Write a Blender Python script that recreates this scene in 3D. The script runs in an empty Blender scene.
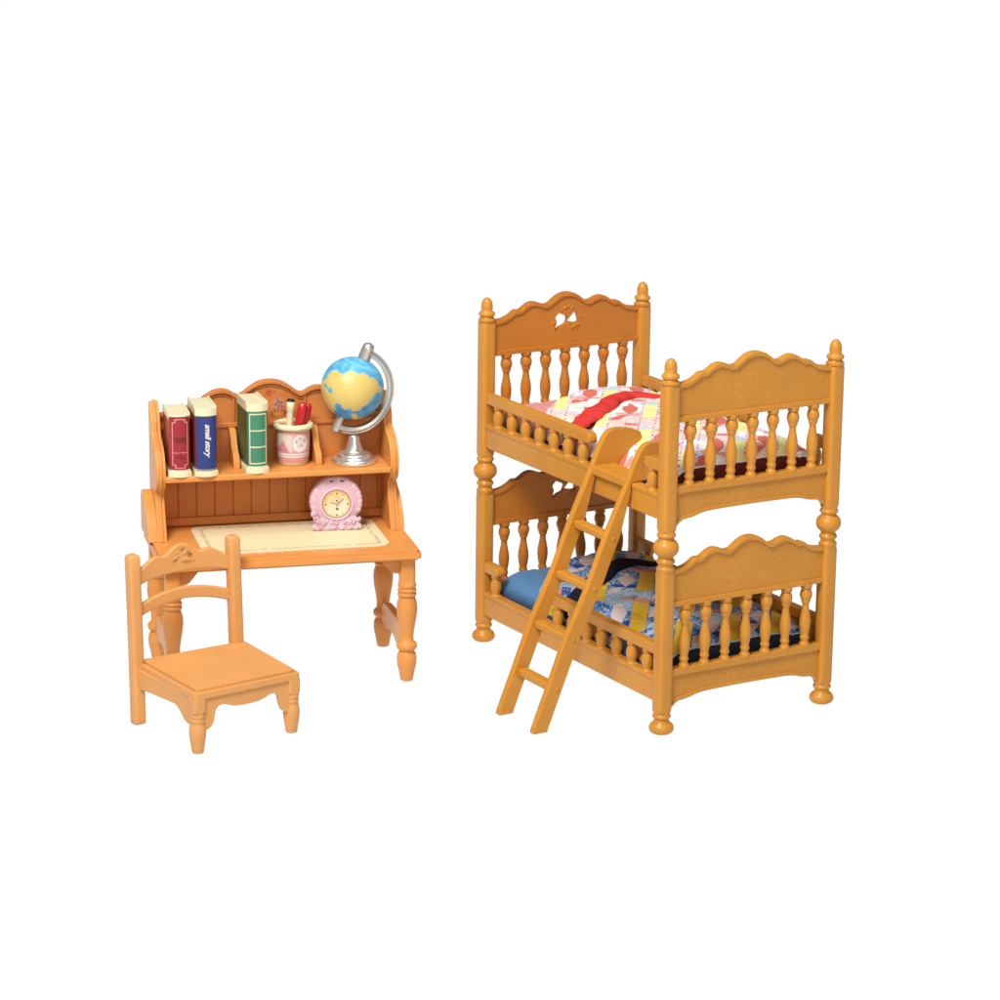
import bpy, bmesh, math, random
from mathutils import Vector, Matrix, noise
random.seed(7)
sc = bpy.context.scene
COL = sc.collection
PI = math.pi

# ------------------------------------------------------------------ colour + materials
def lin(r, g, b):
    f = lambda c: (c/255)/12.92 if c/255 <= .04045 else (((c/255)+.055)/1.055)**2.4
    return (f(r), f(g), f(b))

def nodes_of(name):
    m = bpy.data.materials.new(name); m.use_nodes = True
    nt = m.node_tree; b = nt.nodes['Principled BSDF']
    return m, nt, b

ALB = .80      # all surfaces sit below the glowing floor in value
def plastic(name, col, rough=.42, speck=0.0, mottle=.08, bump=.15, scale=60, spec=.4, sub=0.0, metal=0.0, grain=220):
    m, nt, b = nodes_of(name)
    N, L = nt.nodes, nt.links
    tc = N.new('ShaderNodeTexCoord')
    n1 = N.new('ShaderNodeTexNoise'); n1.inputs['Scale'].default_value = 5; n1.inputs['Detail'].default_value = 4
    n2 = N.new('ShaderNodeTexNoise'); n2.inputs['Scale'].default_value = grain; n2.inputs['Detail'].default_value = 2
    L.new(tc.outputs['Object'], n1.inputs['Vector']); L.new(tc.outputs['Object'], n2.inputs['Vector'])
    mr1 = N.new('ShaderNodeMapRange'); mr1.inputs[1].default_value = .3; mr1.inputs[2].default_value = .7
    mr1.inputs[3].default_value = 1-mottle; mr1.inputs[4].default_value = 1+mottle
    L.new(n1.outputs['Fac'], mr1.inputs[0])
    mr2 = N.new('ShaderNodeMapRange'); mr2.inputs[1].default_value = .35; mr2.inputs[2].default_value = .65
    mr2.inputs[3].default_value = 1-speck; mr2.inputs[4].default_value = 1+speck
    L.new(n2.outputs['Fac'], mr2.inputs[0])
    mu = N.new('ShaderNodeMath'); mu.operation = 'MULTIPLY'
    L.new(mr1.outputs[0], mu.inputs[0]); L.new(mr2.outputs[0], mu.inputs[1])
    vm = N.new('ShaderNodeVectorMath'); vm.operation = 'SCALE'; vm.inputs[0].default_value = [c*(ALB if metal < .3 else 1) for c in col]
    L.new(mu.outputs[0], vm.inputs['Scale']); L.new(vm.outputs[0], b.inputs['Base Color'])
    b.inputs['Roughness'].default_value = rough; b.inputs['Metallic'].default_value = metal
    b.inputs['Specular IOR Level'].default_value = spec
    if sub:
        b.inputs['Subsurface Weight'].default_value = sub; b.inputs['Subsurface Radius'].default_value = (.03, .015, .008)
    if bump:
        bp = N.new('ShaderNodeBump'); bp.inputs['Strength'].default_value = bump; bp.inputs['Distance'].default_value = .002
        n3 = N.new('ShaderNodeTexNoise'); n3.inputs['Scale'].default_value = scale; n3.inputs['Detail'].default_value = 3
        L.new(tc.outputs['Object'], n3.inputs['Vector'])
        L.new(n3.outputs['Fac'], bp.inputs['Height']); L.new(bp.outputs[0], b.inputs['Normal'])
    return m

def painted(name, rough=.8, bump=.3, scale=260, spec=.2, sheen=0.0):
    m, nt, b = nodes_of(name); N, L = nt.nodes, nt.links
    at = N.new('ShaderNodeVertexColor'); at.layer_name = 'paint'
    L.new(at.outputs['Color'], b.inputs['Base Color'])
    b.inputs['Roughness'].default_value = rough; b.inputs['Specular IOR Level'].default_value = spec
    b.inputs['Sheen Weight'].default_value = sheen
    if bump:
        tc = N.new('ShaderNodeTexCoord'); n3 = N.new('ShaderNodeTexNoise'); n3.inputs['Scale'].default_value = scale
        bp = N.new('ShaderNodeBump'); bp.inputs['Strength'].default_value = bump; bp.inputs['Distance'].default_value = .002
        L.new(tc.outputs['Object'], n3.inputs['Vector']); L.new(n3.outputs['Fac'], bp.inputs['Height']); L.new(bp.outputs[0], b.inputs['Normal'])
    return m

BED = plastic("bed_orange_plastic", (.64, .268, .032), rough=.31, speck=.05, mottle=.07, bump=.18, scale=120, spec=.3)
DESK = plastic('desk_orange_plastic', (.80, .325, .078), rough=.36, spec=.25, speck=.02, mottle=.07, bump=.12, scale=60, sub=.0)
DESK_SHADE = plastic('desk_shaded_plastic', (.66, .222, .050), rough=.42, spec=.25, speck=.02, mottle=.09, bump=.12)  # redder, darker desk plastic: the hutch interior's shade put into the colour
BEDP = plastic('bed_board_plastic', (.63, .262, .034), rough=.42, spec=.25, speck=.12, mottle=.07, bump=.3, scale=150, grain=260)
BED_SHADE = plastic('bed_shaded_plastic', (.56, .190, .022), rough=.38, spec=.25, speck=.10, mottle=.08, bump=.25, scale=120)  # bed plastic reddened and darkened to carry the headboards' shade
CHAIR = plastic('chair_orange_plastic', (.78, .365, .115), rough=.40, spec=.25, speck=.02, mottle=.05, bump=.12, scale=70)
CREAM = plastic('cream_plastic', (.88, .80, .52), rough=.45, mottle=.05)
SILVER = plastic('silver_plastic', (.56, .55, .50), rough=.33, mottle=.08, metal=.75, bump=.25, scale=150, spec=.6)
CHROME = plastic('shiny_silver', (.80, .80, .78), rough=.27, mottle=.02, metal=.85, bump=0)
PINK = plastic('pink_plastic', (.80, .50, .60), rough=.5, mottle=.16, bump=.6, scale=90, speck=.05)
PINKL = plastic('pale_pink', (.84, .60, .66), rough=.5, mottle=.14, bump=.5, scale=90)
GOLD = plastic('dull_gold', (.55, .32, .12), rough=.35, metal=.3)
DARK = plastic('dark_print', (.05, .035, .03), rough=.6, bump=0)
BLACK = plastic('black_plastic', (.015, .02, .015), rough=.3, bump=0)
REDP = plastic('red_plastic', (.58, .02, .025), rough=.28, mottle=.08, bump=.2)
REDBOOK = plastic('red_book_cover', (.36, .022, .032), rough=.35, mottle=.12, bump=.1)
REDTRIM = plastic('red_book_trim', (.40, .07, .035), rough=.4, bump=.1)
PINKLINE = plastic('pink_print', (.80, .28, .24), rough=.45, bump=0)
DKRED = plastic('dark_red_print', (.17, .012, .02), rough=.45, bump=0)
BLUEBOOK = plastic('blue_book_cover', (.028, .045, .22), rough=.32, mottle=.1, bump=.1)
GREENLBL = plastic('green_book_label', (.055, .26, .15), rough=.35, mottle=.08, bump=.1)
DKGREEN = plastic('dark_green_cover', (.07, .11, .035), rough=.45, mottle=.2, bump=.2)
CREAMLINE = plastic('cream_print', (.82, .75, .45), rough=.45, bump=0)
WHITELINE = plastic('white_print', (.88, .88, .80), rough=.45, bump=0)
DECALR = plastic('orange_red_print', (.62, .12, .035), rough=.45, bump=0)
DECALP = plastic('pink_flower_print', (.60, .25, .17), rough=.45, bump=0)
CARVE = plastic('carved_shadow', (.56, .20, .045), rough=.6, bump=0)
FABRIC = painted('printed_cloth', rough=.85, bump=.5, scale=300, spec=.15, sheen=.1)
PAINT = painted('printed_plastic', rough=.38, bump=.06, scale=80, spec=.4)
MATM = painted('printed_mat', rough=.5, bump=.05, spec=.3)
REDCLOTH = plastic('red_cloth', (.70, .045, .04), rough=.85, mottle=.12, bump=.6, scale=220, spec=.15, grain=260, speck=.05)
RED_SHADE = plastic('shaded_red_cloth', (.17, .030, .026), rough=.9, mottle=.2, bump=.6, scale=200, spec=.1)  # red of the quilt's reverse, darkened in colour as shade at the foot
NAVYCLOTH = plastic('black_navy_cloth', (.012, .014, .03), rough=.85, mottle=.1, bump=.4, scale=200, spec=.15)
TEAL = plastic('dark_teal_cloth', (.028, .045, .06), rough=.9, mottle=.25, bump=.6, scale=200, spec=.1)
PINKSHEET = plastic('salmon_sheet', (.66, .27, .23), rough=.9, mottle=.06, bump=.4, scale=300, spec=.1, speck=.05)
BLUESHEET = plastic('blue_sheet', (.10, .23, .42), rough=.85, mottle=.1, bump=.4, scale=300, spec=.15)

# ------------------------------------------------------------------ frames found from the photograph (x, y, yaw)
F_BED = (0.5363, 9.1954, math.radians(30.857))
F_DESK = (-1.0930, 9.5192, math.radians(14.023))
F_CHAIR = (-0.9576, 8.9312, math.radians(36.865))
BW, BL, BH = .6496, 1.1501, 1.25      # bed width, length, height
DROP = .614                            # lower bunk = upper bunk lowered by this

def place(fr, s, t, z):
    a = fr[2]
    return Vector((fr[0]+s*math.cos(a)-t*math.sin(a), fr[1]+s*math.sin(a)+t*math.cos(a), z))

def thing(name, label, cat, fr, stz=(0, 0, 0), rot=0.0, group=None):
    o = bpy.data.objects.new(name, None); COL.objects.link(o)
    o.empty_display_size = .05
    o.location = place(fr, *stz); o.rotation_euler = (0, 0, fr[2]+rot)
    o['label'] = label; o['category'] = cat
    if group: o['group'] = group
    return o

def tag(o, label, cat, group=None):
    o['label'] = label; o['category'] = cat
    if group: o['group'] = group
    return o

def obj(name, bm, mat, parent=None, bevel=0.0, seg=2, smooth=True, ang=38, label=None):
    bmesh.ops.recalc_face_normals(bm, faces=bm.faces)
    me = bpy.data.meshes.new(name); bm.to_mesh(me); bm.free()
    me.materials.append(mat)
    if smooth:
        me.polygons.foreach_set('use_smooth', [True]*len(me.polygons))
        me.set_sharp_from_angle(angle=math.radians(ang))
    o = bpy.data.objects.new(name, me); COL.objects.link(o)
    if parent: o.parent = parent
    if bevel:
        md = o.modifiers.new('edge', 'BEVEL'); md.width = bevel; md.segments = seg
        md.limit_method = 'ANGLE'; md.angle_limit = math.radians(40); md.harden_normals = False
        md.use_clamp_overlap = True
    if label: o['label'] = label
    return o

def copy_part(o, parent, loc=None):
    c = o.copy(); COL.objects.link(c); c.parent = parent
    if loc is not None: c.location = loc
    return c

# ------------------------------------------------------------------ shape helpers
def box(bm, x0, x1, y0, y1, z0, z1):
    v = [bm.verts.new((x, y, z)) for z in (z0, z1) for y in (y0, y1) for x in (x0, x1)]
    for f in ((0, 2, 3, 1), (4, 5, 7, 6), (0, 1, 5, 4), (2, 6, 7, 3), (0, 4, 6, 2), (1, 3, 7, 5)):
        bm.faces.new([v[i] for i in f])

def loft(bm, prof, cx=0, cy=0, seg=32, M=None):
    """prof: (z, half width, n) or (z, r); n is the superellipse power of the cross-section"""
    rings = []
    for p in prof:
        z, r = p[0], p[1]; n = p[2] if len(p) > 2 else 2
        ring = []
        for k in range(seg):
            a = 2*PI*(k+.5)/seg; c, s = math.cos(a), math.sin(a)
            q = (abs(c)**n+abs(s)**n)**(-1/n)
            P = Vector((cx+r*q*c, cy+r*q*s, z))
            ring.append(bm.verts.new(M @ P if M else P))
        rings.append(ring)
    for a, b in zip(rings, rings[1:]):
        for k in range(seg):
            bm.faces.new((a[k], a[(k+1) % seg], b[(k+1) % seg], b[k]))
    bm.faces.new(rings[0][::-1]); bm.faces.new(rings[-1])

def fine(prof, sub=4):
    """smooth a (z, r[, n]) profile: Catmull-Rom between points; points marked with n>2 stay straight"""
    out = []
    P = [(p[0], p[1], p[2] if len(p) > 2 else 2) for p in prof]
    for i in range(len(P)-1):
        p0, p1, p2, p3 = P[max(i-1, 0)], P[i], P[i+1], P[min(i+2, len(P)-1)]
        for k in range(sub):
            u = k/sub
            z = p1[0]+(p2[0]-p1[0])*u
            def cr(a, b, c, d): return .5*((2*b)+(-a+c)*u+(2*a-5*b+4*c-d)*u*u+(-a+3*b-3*c+d)*u**3)
            r = max(.0015, cr(p0[1], p1[1], p2[1], p3[1]))
            out.append((z, r, p1[2]+(p2[2]-p1[2])*u))
    out.append(P[-1])
    return out

def smooth_line(pts, sub=5):
    out = []
    for i in range(len(pts)-1):
        p0, p1, p2, p3 = pts[max(i-1, 0)], pts[i], pts[i+1], pts[min(i+2, len(pts)-1)]
        for k in range(sub):
            u = k/sub
            cr = lambda a, b, c, d: .5*((2*b)+(-a+c)*u+(2*a-5*b+4*c-d)*u*u+(-a+3*b-3*c+d)*u**3)
            out.append((cr(p0[0], p1[0], p2[0], p3[0]), cr(p0[1], p1[1], p2[1], p3[1])))
    out.append(tuple(pts[-1]))
    return out

def plate(bm, outline, d0, d1, plane='sz', holes=()):
    """flat board cut to an outline (with holes), thickness d0..d1; sz: outline in x,z  tz: outline in y,z  st: in x,y"""
    def P(a, b, d):
        return {'sz': (a, d, b), 'tz': (d, a, b), 'st': (a, b, d)}[plane]
    tmp = bmesh.new(); edges = []
    for loop in [outline]+list(holes):
        vs = [tmp.verts.new((a, b, 0)) for a, b in loop]
        for i in range(len(vs)): edges.append(tmp.edges.new((vs[i], vs[(i+1) % len(vs)])))
    bmesh.ops.triangle_fill(tmp, use_beauty=True, use_dissolve=False, edges=edges)
    tmp.verts.index_update()
    tris = [[v.index for v in f.verts] for f in tmp.faces]
    co = [tuple(v.co) for v in tmp.verts]; tmp_edges = [[v.index for v in e.verts] for e in tmp.edges if len(e.link_faces) == 1]
    tmp.free()
    A = [bm.verts.new(P(c[0], c[1], d0)) for c in co]; B = [bm.verts.new(P(c[0], c[1], d1)) for c in co]
    for t in tris:
        bm.faces.new([A[i] for i in t]); bm.faces.new([B[i] for i in reversed(t)])
    for a, b in tmp_edges: bm.faces.new((A[a], A[b], B[b], B[a]))

def ribbon(bm, line, h, d0, d1, plane='sz', taper=0.0):
    """raised band hanging h below a line"""
    n = len(line)
    low = [(a, b-h) for a, b in line]
    plate(bm, list(line)+low[::-1], d0, d1, plane)

def bar(bm, x0, x1, y0, y1, z0, z1): box(bm, x0, x1, y0, y1, z0, z1)

def grid(bm, nu, nv, fn):
    V = [[bm.verts.new(fn(i/(nu-1), j/(nv-1))) for j in range(nv)] for i in range(nu)]
    for i in range(nu-1):
        for j in range(nv-1):
            bm.faces.new((V[i][j], V[i+1][j], V[i+1][j+1], V[i][j+1]))
    return V

def paint(o, fn):
    me = o.data; ca = me.color_attributes.new('paint', 'FLOAT_COLOR', 'POINT')
    buf = []
    for v in me.vertices:
        c = fn(v.co); buf += [c[0]*ALB, c[1]*ALB, c[2]*ALB, 1.0]
    ca.data.foreach_set('color', buf)

def blob(bm, c, r, sx=1, sy=1, sz=1, sub=3):
    res = bmesh.ops.create_icosphere(bm, subdivisions=sub, radius=r)
    for v in res['verts']: v.co = Vector((v.co.x*sx+c[0], v.co.y*sy+c[1], v.co.z*sz+c[2]))

def tube(bm, pts, r, seg=12, closed=False, r2=None):
    """tube along 3-D points"""
    pts = [Vector(p) for p in pts]; n = len(pts); rings = []
    up = Vector((0, 1, 0))
    for i, p in enumerate(pts):
        d = (pts[(i+1) % n]-pts[i-1]) if closed else (pts[min(i+1, n-1)]-pts[max(i-1, 0)])
        d.normalize(); u = up-d*up.dot(d)
        if u.length < .05: u = Vector((1, 0, 0))-d*d.x
        u.normalize(); w = d.cross(u)
        rr = r[i] if isinstance(r, (list, tuple)) else r
        rw = rr if r2 is None else r2
        rings.append([bm.verts.new(p+u*rw*math.cos(2*PI*k/seg)+w*rr*math.sin(2*PI*k/seg)) for k in range(seg)])
    for i in range(n if closed else n-1):
        a, b = rings[i], rings[(i+1) % n]
        for k in range(seg): bm.faces.new((a[k], a[(k+1) % seg], b[(k+1) % seg], b[k]))
    if not closed: bm.faces.new(rings[0][::-1]); bm.faces.new(rings[-1])

def split(o):
    """every loose piece of a small print becomes an object of its own"""
    me = o.data; n = len(me.vertices); par = list(range(n))
    def find(a):
        while par[a] != a: par[a] = par[par[a]]; a = par[a]
        return a
    for e in me.edges:
        a, b = find(e.vertices[0]), find(e.vertices[1])
        if a != b: par[a] = b
    groups = {}
    for p in me.polygons: groups.setdefault(find(p.vertices[0]), []).append(p)
    if len(groups) < 2: return
    name = o.name.split('.')[0]; mt = me.materials[0]; parent = o.parent; mods = [(m.width, m.segments) for m in o.modifiers]
    for g in groups.values():
        bm = bmesh.new(); mp = {}
        for p in g:
            for v in p.vertices:
                if v not in mp: mp[v] = bm.verts.new(me.vertices[v].co)
            bm.faces.new([mp[v] for v in p.vertices])
        obj(name, bm, mt, parent, bevel=mods[0][0] if mods else 0)
    bpy.data.objects.remove(o)

# ================================================================== SETTING
def setting():
    m, nt, b = nodes_of('glowing_white_floor'); N, L = nt.nodes, nt.links
    tc = N.new('ShaderNodeTexCoord'); n = N.new('ShaderNodeTexNoise'); n.inputs['Scale'].default_value = .3
    mr = N.new('ShaderNodeMapRange'); mr.inputs[3].default_value = .05; mr.inputs[4].default_value = .06
    L.new(tc.outputs['Object'], n.inputs['Vector']); L.new(n.outputs['Fac'], mr.inputs[0])
    cb = N.new('ShaderNodeCombineColor')
    for i in range(3): L.new(mr.outputs[0], cb.inputs[i])
    L.new(cb.outputs[0], b.inputs['Base Color']); b.inputs['Roughness'].default_value = 1; b.inputs['Specular IOR Level'].default_value = 0
    b.inputs['Emission Color'].default_value = (1, 1, 1, 1); b.inputs['Emission Strength'].default_value = 1.0  # glow added to keep the floor white and shadowless; it is no lamp
    bm = bmesh.new(); R = 90
    vs = [bm.verts.new(p) for p in ((-R, -40, 0), (R, -40, 0), (R, 120, 0), (-R, 120, 0))]; bm.faces.new(vs)
    o = obj('floor', bm, m, smooth=False); o['kind'] = 'structure'
setting()

# ================================================================== BUNK BED
bed = thing('bunk_bed', 'golden brown toy bunk bed with turned posts and scalloped end boards', 'bunk bed', F_BED)

def post_profile():
    h = .0262
    lower = [(0, .030), (.004, .036), (.012, .041), (.022, .041), (.031, .036), (.038, .027), (.046, .0245), (.052, .026), (.055, .0305),
             (.061, .0305), (.066, .026), (.070, .0258, 3), (.078, h, 4.5), (.10, h, 4.5), (.30, h, 4.5), (.52, h, 4.5), (.540, h, 4.5), (.547, .0258, 3),
             (.551, .030), (.560, .0305), (.564, .026), (.570, .0235), (.575, .026), (.580, .030), (.586, .0300), (.590, .026), (.596, .0235), (.602, .028),
             (.608, .035), (.617, .0405), (.628, .042), (.639, .0405), (.648, .035), (.654, .027), (.659, .0245), (.663, .027),
             (.667, .031), (.673, .031), (.678, .0265), (.684, .0258, 3), (.692, h, 4.5), (.72, h, 4.5), (.92, h, 4.5), (1.14, h, 4.5), (1.158, h, 4.5), (1.163, .0265, 3)]
    return lower

def finial_profile():
    return [(1.163, .0262), (1.166, .0305), (1.174, .0305), (1.177, .0245), (1.184, .023), (1.187, .0285), (1.196, .0290), (1.200, .024),
            (1.204, .0195), (1.212, .0205), (1.222, .0205), (1.232, .0190), (1.241, .0150), (1.248, .0085), (1.2505, .002)]

def densify(prof):
    out = []
    for a, b in zip(prof, prof[1:]):
        a = (a[0], a[1], a[2] if len(a) > 2 else 2); b = (b[0], b[1], b[2] if len(b) > 2 else 2)
        out.append(a)
    out.append((prof[-1][0], prof[-1][1], prof[-1][2] if len(prof[-1]) > 2 else 2))
    return out

bm = bmesh.new(); loft(bm, densify(post_profile()), seg=40); post0 = obj('bed_post', bm, BED, bed, ang=50)
bm = bmesh.new(); loft(bm, densify(finial_profile()), seg=32); fin0 = obj('finial', bm, BED, post0, ang=60)
for k, (s, t) in enumerate(((0, 0), (BW, 0), (0, BL), (BW, BL))):
    if k == 0: post0.location = (s, t, 0); continue
    p = copy_part(post0, bed, (s, t, 0)); copy_part(fin0, p)

# crest outline of one end board (upper bunk heights), left half then mirrored about the middle
half = [(.024, 1.166), (.045, 1.168), (.070, 1.173), (.092, 1.183), (.107, 1.1935), (.118, 1.1965), (.128, 1.1955), (.138, 1.199), (.156, 1.211),
        (.173, 1.2185), (.190, 1.2195), (.208, 1.215), (.226, 1.208), (.240, 1.2065), (.254, 1.211), (.272, 1.224), (.290, 1.235), (.308, 1.241), (.3248, 1.2425)]
full = half+[(BW-a, b) for a, b in half[-2::-1]]
crest = smooth_line(full, 3)
arch = [(.020, .690), (.030, .698), (.042, .709), (.056, .7175), (.075, .720), (.098, .7235), (.125, .731), (.160, .7355), (.22, .737), (.3248, .738)]
arch = smooth_line(arch+[(BW-a, b) for a, b in arch[-2::-1]], 3)
cut_l = [(.292, 1.164), (.281, 1.151), (.286, 1.138), (.280, 1.114), (.299, 1.126), (.316, 1.133), (.320, 1.151), (.303, 1.159)]
cut_r = [(.360, 1.170), (.340, 1.151), (.336, 1.142), (.3685, 1.137)]

def grow(poly, k):
    cx = sum(p[0] for p in poly)/len(poly); cz = sum(p[1] for p in poly)/len(poly)
    return [(cx+(x-cx)*k, cz+(z-cz)*k) for x, z in poly]
cut_l = smooth_line(grow(cut_l+cut_l[:1], 1.3), 3)[:-1]; cut_r = smooth_line(grow(cut_r+cut_r[:1], 1.38), 3)[:-1]

def spindle_mesh():
    z0, z1 = .826, 1.044; H = z1-z0
    pr = [(0, .0155), (.03, .0160), (.05, .0150), (.07, .0115), (.10, .0110), (.12, .0135), (.15, .0140), (.165, .0115), (.20, .0120), (.28, .0150), (.36, .0165),
          (.44, .0160), (.54, .0125), (.62, .0098), (.68, .0094), (.70, .0125), (.725, .0135), (.74, .0130), (.76, .0155), (.81, .0180), (.86, .0172), (.90, .0140),
          (.915, .0125), (.925, .0160), (.96, .0165), (1, .0165)]
    bm = bmesh.new(); loft(bm, [(z0+H*a, r*1.17) for a, r in pr], seg=20); return bm

def end_panel(z, t, out, cut, upper, proto):
    """out = -1 when the outside faces the camera side (foot), +1 head"""
    name = 'footboard' if out < 0 else 'headboard'
    root = thing_part(name, bed, (0, t, z))
    bm = bmesh.new()
    low = [(BW-.022, 1.046), (.022, 1.046)]
    plate(bm, crest+low, -.009, .009, 'sz', [cut_l, cut_r] if cut else [])
    plate(bm, [(.022, .822), (BW-.022, .822)]+[(a, b) for a, b in arch[::-1]], -.009, .009, 'sz')
    M_ = BED_SHADE if out > 0 else BED
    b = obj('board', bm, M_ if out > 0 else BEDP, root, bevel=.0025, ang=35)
    if cut:
        bm = bmesh.new()
        for (a, z, r) in ((.318, 1.186, .008), (.332, 1.190, .007), (.346, 1.184, .007), (.305, 1.180, .006), (.358, 1.118, .009), (.372, 1.122, .007), (.348, 1.112, .007), (.366, 1.108, .006), (.322, 1.172, .005), (.268, 1.132, .006), (.383, 1.150, .006)):
            blob(bm, (a, -.009, z), r, sy=.45, sub=2)
        split(obj('carved_flower', bm, BED_SHADE, root))
    bm = bmesh.new()
    c2 = [(a, b-.0005) for a, b in crest]
    ribbon(bm, c2, .015, -.0155, .0155)
    bar(bm, .022, BW-.022, -.015, .015, 1.040, 1.058)
    bar(bm, .022, BW-.022, -.017, .017, .806, .830)
    plate(bm, [(a, b-.0012) for a, b in arch]+[(a, b+.011) for a, b in arch[::-1]], -.0125, .0125, 'sz')
    obj('moulding', bm, M_, root, bevel=.004, seg=3, ang=40)
    for k in range(7):
        s = .0815+k*.0811
        if proto[0] is None:
            o = obj('spindle', spindle_mesh(), BED, root, ang=60); proto[0] = o
        else: o = copy_part(proto[0], root)
        o.location = (s, 0, 0)
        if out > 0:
            o.material_slots[0].link = 'OBJECT'; o.material_slots[0].material = BED_SHADE
    return root

def thing_part(name, parent, loc):
    o = bpy.data.objects.new(name, None); COL.objects.link(o); o.empty_display_size = .02
    o.parent = parent; o.location = loc
    return o

SP = [None]
for lvl in (0, -DROP):
    end_panel(lvl, 0, -1, False, lvl == 0, SP)
    end_panel(lvl, BL, 1, True, lvl == 0, SP)

# side rails: a long guard with seven turned balusters and a short one with one, then a gap for climbing in
def baluster_mesh():
    z0, z1 = .797, .880; H = z1-z0
    pr = [(0, .0185), (.07, .0190), (.10, .0150), (.17, .0135), (.26, .0160), (.38, .0180), (.58, .0182), (.70, .0160), (.79, .0125), (.83, .0150), (.87, .0165), (.92, .0150), (.95, .0165), (1, .0165)]
    bm = bmesh.new(); loft(bm, [(z0+H*a, r*1.1) for a, r in pr], seg=20); return bm
BP = [None]
def side_rail(s, z, flip, solid=False):
    root = thing_part('side_rail', bed, (s, 0, z))
    T = (lambda t: BL-t) if flip else (lambda t: t)
    bm = bmesh.new()
    bar(bm, -.015, .015, .024, BL-.024, .716, .800)
    bar(bm, -.018, .018, .024, BL-.024, .786, .803)
    obj('base_board', bm, BED, root, bevel=.004, seg=3)
    for (a, b) in ((.024, .118), (.445, BL-.024)):
        a2, b2 = sorted((T(a), T(b)))
        bm = bmesh.new()
        if a < .1:   # short piece: its free end turns down
            end = T(b); d = -1 if T(b) > T(a) else 1
            line = [(T(a), .876), (T(a), .912), (end+d*.02, .912), (end+d*.008, .909), (end+d*.001, .899), (end, .885), (end+d*.006, .877), (end+d*.014, .876)]
        else:
            end = T(a); d = 1 if T(b) > T(a) else -1
            line = [(T(b), .876), (T(b), .912), (end+d*.02, .912), (end+d*.008, .909), (end+d*.001, .899), (end, .885), (end+d*.006, .877), (end+d*.014, .876)]
        plate(bm, line, -.016, .016, 'tz')
        obj('guard_rail', bm, BED, root, bevel=.006, seg=3, ang=45)
    if solid:
        bm = bmesh.new(); a, b = sorted((T(.46), T(BL-.024))); bar(bm, -.006, .006, a, b, .802, .877)
        obj('backing_board', bm, BED, root)
    for k in range(7):
        t = T(BL-(.090+.0925*k))
        if BP[0] is None: o = obj('baluster', baluster_mesh(), BED, root, ang=60); BP[0] = o
        else: o = copy_part(BP[0], root)
        o.location = (0, t, 0)
    o = copy_part(BP[0], root); o.location = (0, T(.085), 0)
    return root
side_rail(0, 0, False); side_rail(BW, 0, False)
side_rail(0, -DROP, True); side_rail(BW, -DROP, True, solid=True)
for z in (0, -DROP):
    bm = bmesh.new(); bar(bm, .014, BW-.014, .012, BL-.012, z+.752, z+.770)
    obj('bed_base', bm, BED, bed)

# ================================================================== LADDER
lad = thing('ladder', 'golden brown toy ladder leaning on the open side of the bunk bed', 'ladder', F_BED, (-.31, .34, 0))
def stringer(t0, t1):
    bm = bmesh.new()
    O = lambda p: [(a+.31, b) for a, b in p]
    prof = smooth_line([(-.374, .0), (-.3745, .014), (-.319, .151), (-.256, .308), (-.177, .470), (-.110, .634), (-.037, .790), (-.006, .862), (.018, .908), (.040, .926), (.068, .930),
                        (.110, .926), (.150, .914), (.160, .896), (.154, .872), (.134, .842), (.108, .820), (.070, .810), (.030, .8075), (.006, .8065)], 3)
    prof += [(-.020, .8045), (-.0225, .770), (-.058, .634), (-.125, .470), (-.204, .308), (-.267, .151), (-.322, .014), (-.326, 0)]
    plate(bm, O(prof), t0-.34, t1-.34, 'sz')
    return bm
TL, TR = (.398, .426), (.180, .207)
obj('stringer', stringer(*TL), BED, lad, bevel=.0035, seg=3, ang=40)
obj('stringer', stringer(*TR), BED, lad, bevel=.0035, seg=3, ang=40)
# a narrow raised bead follows the front edge of each stringer
for t in (sum(TL)/2, sum(TR)/2):
    bm = bmesh.new()
    tube(bm, [(s+.31, t-.34, z) for s, z in ((-.370, .014), (-.3155, .150), (-.2535, .308), (-.1745, .470), (-.1075, .634), (-.0345, .790), (-.0035, .862), (.0195, .905))], .0060, seg=10, r2=.0085)
    obj('edge_bead', bm, BED, lad)
for k, (z, s) in enumerate(((.797, -.030), (.637, -.106), (.474, -.173), (.312, -.253), (.155, -.314))):
    bm = bmesh.new()
    d = .055 if k == 0 else .038
    if k == 0:
        plate(bm, [(s+.31-.003, z-.012), (s+.31+.0105, z-.012), (s+.31+.0105, .8060), (.31+.060, .8060), (.31+.060, .8150), (s+.31-.003, .8150)], TR[1]-.34-.002, TL[0]-.34+.002, 'sz')
    else: box(bm, s+.31+.003, s+.31+.003+d, TR[1]-.34-.002, TL[0]-.34+.002, z-.027, z)
    obj('rung', bm, BED, lad, bevel=.004 if k == 0 else .007, seg=3)
for z, s in ((.784, -.006), (.623, -.084), (.461, -.152), (.299, -.231), (.142, -.292)):
    bm = bmesh.new()
    M = Matrix.Translation((s+.31, TR[0]-.34-.0005, z)) @ Matrix.Rotation(PI/2, 4, 'X')
    loft(bm, [(-.001, .0062), (.0018, .0055), (.003, .003)], seg=14, M=M)
    obj('peg', bm, BED, lad)

# ================================================================== BEDDING
def interp(pts, x):
    if x <= pts[0][0]: return pts[0][1]
    for a, b in zip(pts, pts[1:]):
        if x <= b[0]:
            u = (x-a[0])/(b[0]-a[0]); u2 = u*u*(3-2*u)*.5+u*.5
            return a[1]+(b[1]-a[1])*u2
    return pts[-1][1]

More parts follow.
